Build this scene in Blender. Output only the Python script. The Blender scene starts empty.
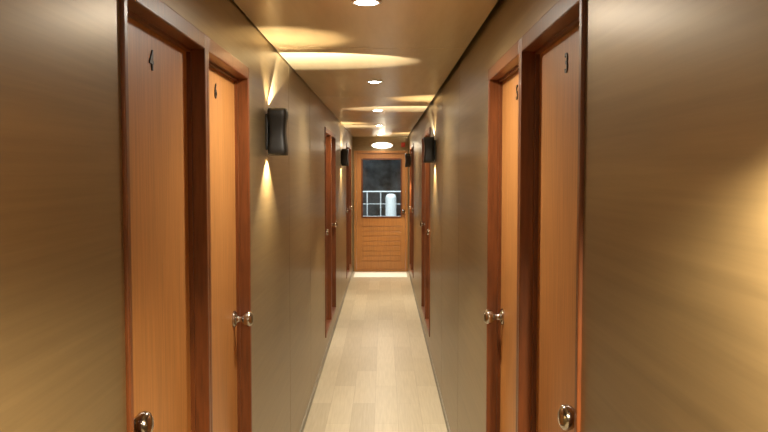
import bpy, bmesh, math
from mathutils import Vector, Matrix
S=bpy.context.scene
COL=S.collection
F=820.0; EYE=1.57
XL=-0.495; XR=0.39; YB=-1.6; YE=12.9; ZC=2.125
T=0.12
# ---------------- materials
def nodemat(name):
    m=bpy.data.materials.new(name); m.use_nodes=True
    nt=m.node_tree; b=nt.nodes['Principled BSDF']
    return m,nt,b
def pmat(name,col,rough=.5,metal=0.,coat=0.,noise=None,scale=(1,1,1),nscale=5,amt=.2,bump=0.,emit=None,estr=0):
    m,nt,b=nodemat(name)
    b.inputs['Roughness'].default_value=rough
    b.inputs['Metallic'].default_value=metal
    b.inputs['Coat Weight'].default_value=coat
    b.inputs['Coat Roughness'].default_value=.15
    tc=nt.nodes.new('ShaderNodeTexCoord'); mp=nt.nodes.new('ShaderNodeMapping')
    mp.inputs['Scale'].default_value=scale
    nt.links.new(tc.outputs['Object'],mp.inputs['Vector'])
    n=nt.nodes.new('ShaderNodeTexNoise'); n.inputs['Scale'].default_value=nscale
    n.inputs['Detail'].default_value=6; n.inputs['Roughness'].default_value=.6
    nt.links.new(mp.outputs[0],n.inputs['Vector'])
    r=nt.nodes.new('ShaderNodeValToRGB')
    r.color_ramp.elements[0].position=.3; r.color_ramp.elements[1].position=.7
    r.color_ramp.elements[0].color=[c*(1-amt) for c in col]+[1]
    r.color_ramp.elements[1].color=[min(1,c*(1+amt)) for c in col]+[1]
    nt.links.new(n.outputs['Fac'],r.inputs['Fac'])
    nt.links.new(r.outputs['Color'],b.inputs['Base Color'])
    if bump:
        bp=nt.nodes.new('ShaderNodeBump'); bp.inputs['Strength'].default_value=bump; bp.inputs['Distance'].default_value=.002
        nt.links.new(n.outputs['Fac'],bp.inputs['Height']); nt.links.new(bp.outputs[0],b.inputs['Normal'])
    if emit:
        b.inputs['Emission Color'].default_value=(*emit,1); b.inputs['Emission Strength'].default_value=estr
    return m
M_wall=pmat('brushed_bronze_laminate',(.235,.172,.088),rough=.34,metal=.55,scale=(3,.35,14),nscale=4,amt=.13,bump=.04)
M_ceil=pmat('ceiling_bronze_gloss',(.60,.46,.265),rough=.27,metal=.25,scale=(6,.6,1),nscale=4,amt=.05)
M_groove=pmat('dark_groove',(.03,.02,.012),rough=.8)
M_door=pmat('door_teak_veneer',(.37,.163,.045),rough=.38,scale=(30,30,1.1),nscale=4,amt=.22,bump=.06)
M_frame=pmat('frame_teak_dark',(.145,.043,.012),rough=.35,coat=.2,scale=(18,18,1.5),nscale=5,amt=.3,bump=.05)
M_chrome=pmat('chrome',(.42,.39,.36),rough=.16,metal=1,amt=.02)
M_black=pmat('black_satin_metal',(.012,.011,.010),rough=.5,amt=.1)
M_num=pmat('number_black',(.015,.012,.01),rough=.4)
M_white=pmat('white_paint',(.75,.77,.76),rough=.45,amt=.04)
M_base=pmat('baseboard_grey',(.20,.18,.14),rough=.45,amt=.1)
M_lens=pmat('downlight_lens',(1,1,1),emit=(1,.95,.88),estr=40)
M_wlens=pmat('warm_lens',(1,.8,.5),emit=(1,.7,.35),estr=25)
M_bulk=pmat('bulkhead_lens',(1,1,1),emit=(1,.93,.75),estr=5)
M_red=pmat('red_plastic',(.5,.04,.03),rough=.4)
M_deck=pmat('deck_grey',(.25,.26,.27),rough=.7,nscale=12,amt=.25)
M_quay=pmat('quay_pane_reflections',(.17,.185,.19),rough=.9,nscale=3,amt=.95)  # dark bank; its mottle also paints in grey-blue reflections on the window
M_mat=pmat('threshold_mat',(.78,.72,.62),rough=.8,scale=(1,40,1),nscale=3,amt=.2)
def floor_mat():
    m,nt,b=nodemat('oak_plank_floor')
    tc=nt.nodes.new('ShaderNodeTexCoord'); mp=nt.nodes.new('ShaderNodeMapping')
    mp.inputs['Rotation'].default_value=(0,0,math.radians(90)); mp.inputs['Location'].default_value=(0.1,.06,0)
    nt.links.new(tc.outputs['Object'],mp.inputs['Vector'])
    br=nt.nodes.new('ShaderNodeTexBrick')
    br.inputs['Scale'].default_value=1; br.inputs['Brick Width'].default_value=.9; br.inputs['Row Height'].default_value=.15
    br.inputs['Mortar Size'].default_value=.0014; br.inputs['Mortar Smooth'].default_value=.3; br.offset=.5
    br.inputs['Color1'].default_value=(.50,.435,.315,1); br.inputs['Color2'].default_value=(.39,.33,.23,1)
    br.inputs['Mortar'].default_value=(.32,.265,.18,1)
    nt.links.new(mp.outputs[0],br.inputs['Vector'])
    mp2=nt.nodes.new('ShaderNodeMapping'); mp2.inputs['Scale'].default_value=(28,1.3,1)
    nt.links.new(tc.outputs['Object'],mp2.inputs['Vector'])
    n=nt.nodes.new('ShaderNodeTexNoise'); n.inputs['Scale'].default_value=3; n.inputs['Detail'].default_value=8
    nt.links.new(mp2.outputs[0],n.inputs['Vector'])
    r=nt.nodes.new('ShaderNodeValToRGB'); r.color_ramp.elements[0].position=.3; r.color_ramp.elements[1].position=.7
    r.color_ramp.elements[0].color=(.84,.83,.80,1); r.color_ramp.elements[1].color=(1,1,1,1)
    nt.links.new(n.outputs['Fac'],r.inputs['Fac'])
    mx=nt.nodes.new('ShaderNodeMix'); mx.data_type='RGBA'; mx.blend_type='MULTIPLY'; mx.inputs['Factor'].default_value=1
    nt.links.new(br.outputs['Color'],mx.inputs['A']); nt.links.new(r.outputs['Color'],mx.inputs['B'])
    nt.links.new(mx.outputs['Result'],b.inputs['Base Color'])
    b.inputs['Roughness'].default_value=.38
    return m
M_floor=floor_mat()
def glass_mat():
    m=bpy.data.materials.new('window_glass'); m.use_nodes=True; nt=m.node_tree
    nt.nodes.remove(nt.nodes['Principled BSDF']); out=nt.nodes['Material Output']
    t=nt.nodes.new('ShaderNodeBsdfTransparent'); t.inputs[0].default_value=(.85,.9,.9,1)
    g=nt.nodes.new('ShaderNodeBsdfGlossy'); g.inputs['Roughness'].default_value=.05
    mx=nt.nodes.new('ShaderNodeMixShader'); mx.inputs[0].default_value=.1
    nt.links.new(t.outputs[0],mx.inputs[1]); nt.links.new(g.outputs[0],mx.inputs[2]); nt.links.new(mx.outputs[0],out.inputs[0])
    return m
M_glass=glass_mat()
# ---------------- mesh helpers
def obj_from_bm(name,bm,mats,parent=None,smooth=False):
    me=bpy.data.meshes.new(name); bmesh.ops.recalc_face_normals(bm,faces=bm.faces[:]); bm.to_mesh(me); bm.free()
    if not isinstance(mats,(list,tuple)): mats=[mats]
    for m in mats: me.materials.append(m)
    if smooth:
        for p in me.polygons: p.use_smooth=True
    o=bpy.data.objects.new(name,me); COL.objects.link(o)
    if parent: o.parent=parent
    return o
def addbox(bm,x0,x1,y0,y1,z0,z1,mi=0):
    if x0>x1:x0,x1=x1,x0
    v=[bm.verts.new((x,y,z)) for x in(x0,x1) for y in(y0,y1) for z in(z0,z1)]
    for f in((0,1,3,2),(4,6,7,5),(0,4,5,1),(2,3,7,6),(0,2,6,4),(1,5,7,3)):
        fc=bm.faces.new([v[i] for i in f]); fc.material_index=mi
def boxes(name,lst,mats,parent=None,bevel=0):
    bm=bmesh.new()
    for b in lst: addbox(bm,*b)
    o=obj_from_bm(name,bm,mats,parent)
    if bevel:
        md=o.modifiers.new('bevel','BEVEL'); md.width=bevel; md.segments=2; md.limit_method='ANGLE'
    return o
def empty(name,loc=(0,0,0)):
    e=bpy.data.objects.new(name,None); e.empty_display_size=.1; e.location=loc; COL.objects.link(e); return e
def lathe(name,prof,mat,parent,origin,axis,seg=32,flat=False):
    bm=bmesh.new(); rings=[]
    q=Vector((0,0,1)).rotation_difference(Vector(axis)).to_matrix()
    for r,h in prof:
        rings.append([bm.verts.new(q@Vector((r*math.cos(a*2*math.pi/seg),r*math.sin(a*2*math.pi/seg),h))+Vector(origin)) for a in range(seg)])
    for A,B in zip(rings,rings[1:]):
        for i in range(seg): bm.faces.new((A[i],A[(i+1)%seg],B[(i+1)%seg],B[i]))
    bm.faces.new(rings[0]); bm.faces.new(rings[-1])
    return obj_from_bm(name,bm,mat,parent,smooth=not flat)
def rod(bm,a,b,r,seg=12):
    a=Vector(a);b=Vector(b);d=b-a
    mt=Matrix.Translation((a+b)/2)@Vector((0,0,1)).rotation_difference(d).to_matrix().to_4x4()
    bmesh.ops.create_cone(bm,cap_ends=True,segments=seg,radius1=r,radius2=r,depth=d.length,matrix=mt)
# ---------------- openings
PAIRS={-1:[1.553,6.86,10.73],1:[1.600,6.90,10.77]}
SILL=.17; DTOP=1.946
def pair(y): return [(y,y+.725),(y+.725,y+1.44)]
SEAMS=[.2,4.28,5.5,9.5]
def wall(side):
    s=-1 if side=='left' else 1; W=XL if s<0 else XR
    L=[]
    def plain(a,b):
        cs=[a]+[c for c in SEAMS if a<c<b]+[b]
        for i,(p,q) in enumerate(zip(cs,cs[1:])):
            L.append((W,W+s*T*.5,p+(.003 if i else 0),q-(.003 if i<len(cs)-2 else 0),0,ZC+.04,0))
        L.append((W+s*T*.5,W+s*T,a,b,0,ZC+.04,1))
    y=YB
    for p in PAIRS[s]:
        a,b=p,p+1.44
        plain(y,a)
        L.append((W,W+s*T,a,b,DTOP,ZC+.04,0))
        L.append((W,W+s*T,a,b,0,SILL,0))
        y=b
    plain(y,YE)
    boxes('wall_'+side,L,[M_wall,M_groove])
    boxes('baseboard_'+side,[(W,W-s*.006,YB,YE,0,.05)],M_base)
wall('left'); wall('right')
boxes('floor',[(XL-T,XR+T,YB-T,YE+.1,-.08,0)],M_floor)
# ceiling panels with shadow gap
bm=bmesh.new(); ys=[YB,1.3,3.72,6.12,8.52,10.92,YE]
for a,b in zip(ys,ys[1:]): addbox(bm,XL+.006,XR-.020,a+.003,b-.003,ZC,ZC+.03,0)
addbox(bm,XL-T,XR+T,YB-T,YE+T,ZC+.04,ZC+.1,1)
addbox(bm,XL+.03,XR-.04,YB,YE,ZC+.03,ZC+.04,1)
obj_from_bm('ceiling',bm,[M_ceil,M_groove])
boxes('wall_back',[(XL-T,XR+T,YB-T,YB,0,ZC+.04)],M_wall)
EX0,EX1=-.47,.375; EZ=1.905
boxes('wall_end',[(XL-T,EX0,YE,YE+.1,0,ZC+.04),(EX1,XR+T,YE,YE+.1,0,ZC+.04),(EX0,EX1,YE,YE+.1,EZ,ZC+.04)],M_wall)

# ---------------- cabin doors
dn=[0]
KNOB=[(.030,0),(.030,.004),(.024,.009),(.013,.012),(.011,.028),(.016,.034),(.024,.042),(.027,.052),(.024,.062),(.014,.068),(.004,.069)]
def cabin_door(s,y0,y1,near,num):
    dn[0]+=1
    W=XL if s<0 else XR
    X=lambda d:W+s*d
    e=empty('door_%d'%dn[0],(0,0,0))
    j=.024; jt=.042; P=-.008; D=.042
    g=.0015
    boxes('frame',[(X(P),X(.085),y0+g,y0+j,SILL,DTOP),(X(P),X(.085),y1-j,y1-g,SILL,DTOP),
                   (X(P),X(.085),y0+j,y1-j,DTOP-jt,DTOP),(X(P),X(.085),y0+j,y1-j,SILL,SILL+.03)],M_frame,e,bevel=.003)
    boxes('stop_bead',[(X(D-.012),X(D),y0+j,y0+j+.007,SILL+.03,DTOP-jt),(X(D-.012),X(D),y1-j-.007,y1-j,SILL+.03,DTOP-jt),
                   (X(D-.012),X(D),y0+j,y1-j,DTOP-jt-.008,DTOP-jt)],M_frame,e)
    boxes('leaf',[(X(D),X(D+.038),y0+j+.003,y1-j-.003,SILL+.033,DTOP-jt-.003)],M_door,e,bevel=.002)
    ky=y0+.08 if near else y1-.085
    kz=1.06 if near else 1.045
    lathe('knob',KNOB,M_chrome,e,(X(D),ky,kz),(-s,0,0))
    if num:
        c=bpy.data.curves.new('number','FONT'); c.body=num; c.size=.066; c.extrude=.0015; c.align_x='CENTER'; c.offset=.0008
        o=bpy.data.objects.new('number_plate',c); COL.objects.link(o); c.materials.append(M_num)
        o.rotation_euler=(math.pi/2,0,-s*math.pi/2); o.location=(X(D-.0015),(y0+y1)/2-.01,1.805); o.parent=e
nums={(-1,0):('4','6'),(1,0):('3','5'),(-1,1):('8','10'),(1,1):('7','9'),(-1,2):('12','14'),(1,2):('11','13')}
for s in(-1,1):
    for i,p in enumerate(PAIRS[s]):
        for k,(a,b) in enumerate(pair(p)):
            cabin_door(s,a,b,k==0,nums[(s,i)][k])

# ---------------- end door
dn[0]+=1
e=empty('door_%d'%dn[0])
y0=YE-.015; y1=YE+.06
boxes('frame',[(EX0+.001,EX0+.035,y0,y1,0,EZ-.001),(EX1-.035,EX1-.001,y0,y1,0,EZ-.001),(EX0+.035,EX1-.035,y0,y1,EZ-.04,EZ-.001),(EX0+.035,EX1-.035,y0,y1,0,.03)],M_door,e,bevel=.003)
lx0,lx1=EX0+.038,EX1-.038; wz0,wz1=.86,1.775; wx0,wx1=-.345,.275
yl0,yl1=YE+.01,YE+.05
boxes('leaf',[(lx0,wx0,yl0,yl1,.033,EZ-.043),(wx1,lx1,yl0,yl1,.033,EZ-.043),(wx0,wx1,yl0,yl1,wz1,EZ-.043),
              (wx0,wx1,yl0,yl1,.72,wz0),(wx0,wx1,yl0,yl1,.033,.16),(wx0,wx1,yl0+.012,yl1,.16,.72)],M_door,e)
L=[]
n=7
for i in range(n):
    a=.165+i*(.55/n); L.append((wx0+.01,wx1-.01,yl0+.003,yl0+.013,a+.005,a+.55/n-.005))
boxes('louvre_slats',L,M_door,e,bevel=.003)
boxes('window_bead',[(wx0-.012,wx0+.012,yl0-.008,yl0,wz0,wz1),(wx1-.012,wx1+.012,yl0-.008,yl0,wz0,wz1),(wx0+.012,wx1-.012,yl0-.008,yl0,wz1-.012,wz1+.012),(wx0+.012,wx1-.012,yl0-.008,yl0,wz0-.012,wz0+.012)],M_frame,e,bevel=.002)
boxes('glass',[(wx0,wx1,yl0+.018,yl0+.022,wz0,wz1)],M_glass,e)
lathe('knob',KNOB,M_chrome,e,(lx1-.035,yl0,.95),(0,-1,0))
boxes('doormat',[(XL+.04,XR-.04,YE-.75,YE-.16,0,.008)],M_mat,None,bevel=.003)

# bulkhead lamp over door
e=empty('bulkhead_lamp')
def ellip_disc(name,rx,rz,prof,mat,par,cx,cz,y):
    bm=bmesh.new(); rings=[]
    for k,h in prof:
        rings.append([bm.verts.new((cx+rx*k*math.cos(a*math.pi/16),y-h,cz+rz*k*math.sin(a*math.pi/16))) for a in range(32)])
    for A,B in zip(rings,rings[1:]):
        for i in range(32): bm.faces.new((A[i],A[(i+1)%32],B[(i+1)%32],B[i]))
    bm.faces.new(rings[0]); bm.faces.new(rings[-1])
    return obj_from_bm(name,bm,mat,par,smooth=True)
ellip_disc('base',.18,.055,[(1,0),(1,.02),(.9,.028)],M_white,e,-.03,1.985,YE)
ellip_disc('lens',.16,.045,[(1,.028),(.95,.045),(.75,.06),(.4,.068),(.1,.07)],M_bulk,e,-.03,1.985,YE)
boxes('fire_alarm_box',[(.27,.33,YE-.035,YE,1.96,2.03),(.285,.315,YE-.042,YE-.035,1.98,2.01)],M_red,None,bevel=.004)

# ---------------- lights
def light(name,typ,loc,energy,color,rot=(0,0,0),parent=None,**k):
    l=bpy.data.lights.new(name,typ); l.energy=energy; l.color=color
    for a,v in k.items(): setattr(l,a,v)
    o=bpy.data.objects.new(name,l); o.location=loc; o.rotation_euler=rot; COL.objects.link(o)
    if parent:o.parent=parent
    return o
CX=(XL+XR)/2-.005
for y in(-.6,.35,2.70,5.05,7.4,9.75,12.1):
    e=empty('recessed_downlight')
    lathe('trim_ring',[(.046,0),(.050,.004),(.047,.007),(.040,.006),(.036,.002)],M_white,e,(CX,y,ZC),(0,0,-1))
    lathe('lens',[(.035,.001),(.034,.007),(.02,.008)],M_lens,e,(CX,y,ZC),(0,0,-1))
    light('lamp','SPOT',(CX,y,ZC-.015),32 if y<1 else 98,(1,.905,.755),(0,0,0),e,spot_size=math.radians(170),spot_blend=.8,shadow_soft_size=.035)
def sconce(s,y,z0=1.64,z1=1.835,beam=(.02,.58,.285),bp=260,ang=84,asp=.22,pw=60,up=16,cone=120):
    W=XL if s<0 else XR
    e=empty('wall_sconce')
    bx=W-s*.048; zc=(z0+z1)/2; h=(z1-z0)/2
    boxes('wall_plate',[(W,W-s*.010,y-.034,y+.034,zc-.075,zc+.075),(W-s*.010,W-s*.02,y-.02,y+.02,zc-.05,zc+.05)],M_black,e,bevel=.003)
    bm=bmesh.new(); N=40; outer=[];inner=[]
    K=16
    for k in range(K+1):
        t=-1+2*k/K
        w=1-.20*(math.cos(t*math.pi/2)**2)
        w*=1-.10*max(0,abs(t)-.8)/.2
        rx=.042*w; ry=.055*w
        for lst,off in((outer,0),(inner,.004)):
            ring=[]
            for a in range(N):
                an=a*2*math.pi/N; c,sn=math.cos(an),math.sin(an)
                px=math.copysign(abs(c)**.4,c)*(rx-off); py=math.copysign(abs(sn)**.4,sn)*(ry-off)
                ring.append(bm.verts.new((bx+px,y+py,zc+t*h)))
            lst.append(ring)
    for lst in(outer,inner):
        for A,B in zip(lst,lst[1:]):
            for i in range(N): bm.faces.new((A[i],A[(i+1)%N],B[(i+1)%N],B[i]))
    for k in(0,K):
        for i in range(N): bm.faces.new((outer[k][i],outer[k][(i+1)%N],inner[k][(i+1)%N],inner[k][i]))
    obj_from_bm('hourglass_shade',bm,M_black,e,smooth=True)
    for sg in(1,-1):
        zz=zc+sg*(h-.02)
        lathe('lens',[(.026,-.004),(.026,.004)],M_wlens,e,(bx,y,zz),(0,0,sg),flat=True)
        light('lamp','SPOT',(bx,y,zz+sg*.016),up if sg>0 else pw,(1,.80,.50),(math.pi if sg>0 else 0,0,0),e,spot_size=math.radians(100 if sg>0 else cone),spot_blend=.4,shadow_soft_size=.010)
    d=Vector((-s*beam[0],beam[1],beam[2]))
    o=light('ceiling_strip_spot','SPOT',(bx,y,z1+.004),bp,(1,.93,.76),(0,0,0),e,spot_size=math.radians(ang),spot_blend=.2,shadow_soft_size=.006)  # extra spot added above the shade to throw the bright ceiling strip
    o.rotation_euler=d.to_track_quat('-Z','Y').to_euler()
    o.scale=(1,asp,1)
sconce(-1,3.47); sconce(-1,9.44,bp=120); sconce(1,.585,pw=170,cone=164,bp=10); sconce(1,6.27,beam=(.02,1.0,.31),bp=380,ang=70,asp=.14); sconce(1,11.85,bp=30)
light('bulkhead_glow','POINT',(-.03,YE-.12,1.97),1.2,(1,.85,.6),shadow_soft_size=.05)

# ---------------- outside deck
boxes('deck',[(-3,3,YE+.1,16.8,-.08,0)],M_deck)
bm=bmesh.new()
for z in(1.22,1.0,.78,.56,.34): rod(bm,(-2.5,14.6,z),(2.5,14.6,z),.014 if z>1.2 else .007)
for x in(-2.2,-1.3,-.30,-.06,.6,1.5,2.3): rod(bm,(x,14.6,0),(x,14.6,1.22),.011)
obj_from_bm('deck_railing',bm,M_white)
lathe('life_raft_canister',[(.02,0),(.09,0),(.095,.03),(.095,.4),(.105,.41),(.105,.44),(.095,.45),(.095,1.12),(.08,1.17),(.05,1.19),(.01,1.195)],M_white,None,(.12,14.2,0),(0,0,1))
boxes('quay_bank',[(-5,5,18.5,18.8,-1,4)],M_quay)
light('deck_fill','AREA',(0,13.4,2.6),100,(.85,.93,1),(math.radians(25),0,0),size=.8)  # added fill light, brightens the deck and bank behind the window

w=bpy.data.worlds.new('world'); S.world=w; w.use_nodes=True
w.node_tree.nodes['Background'].inputs[0].default_value=(.02,.025,.04,1); w.node_tree.nodes['Background'].inputs[1].default_value=.5
S.view_settings.view_transform='Standard'
cam=bpy.data.cameras.new('camera'); cam.sensor_width=36; cam.lens=36*F/768; cam.clip_start=.02
co=bpy.data.objects.new('camera',cam); COL.objects.link(co); co.location=(0,0,EYE)
co.rotation_euler=(math.radians(90)-math.atan(44/F),0,0)
S.camera=co
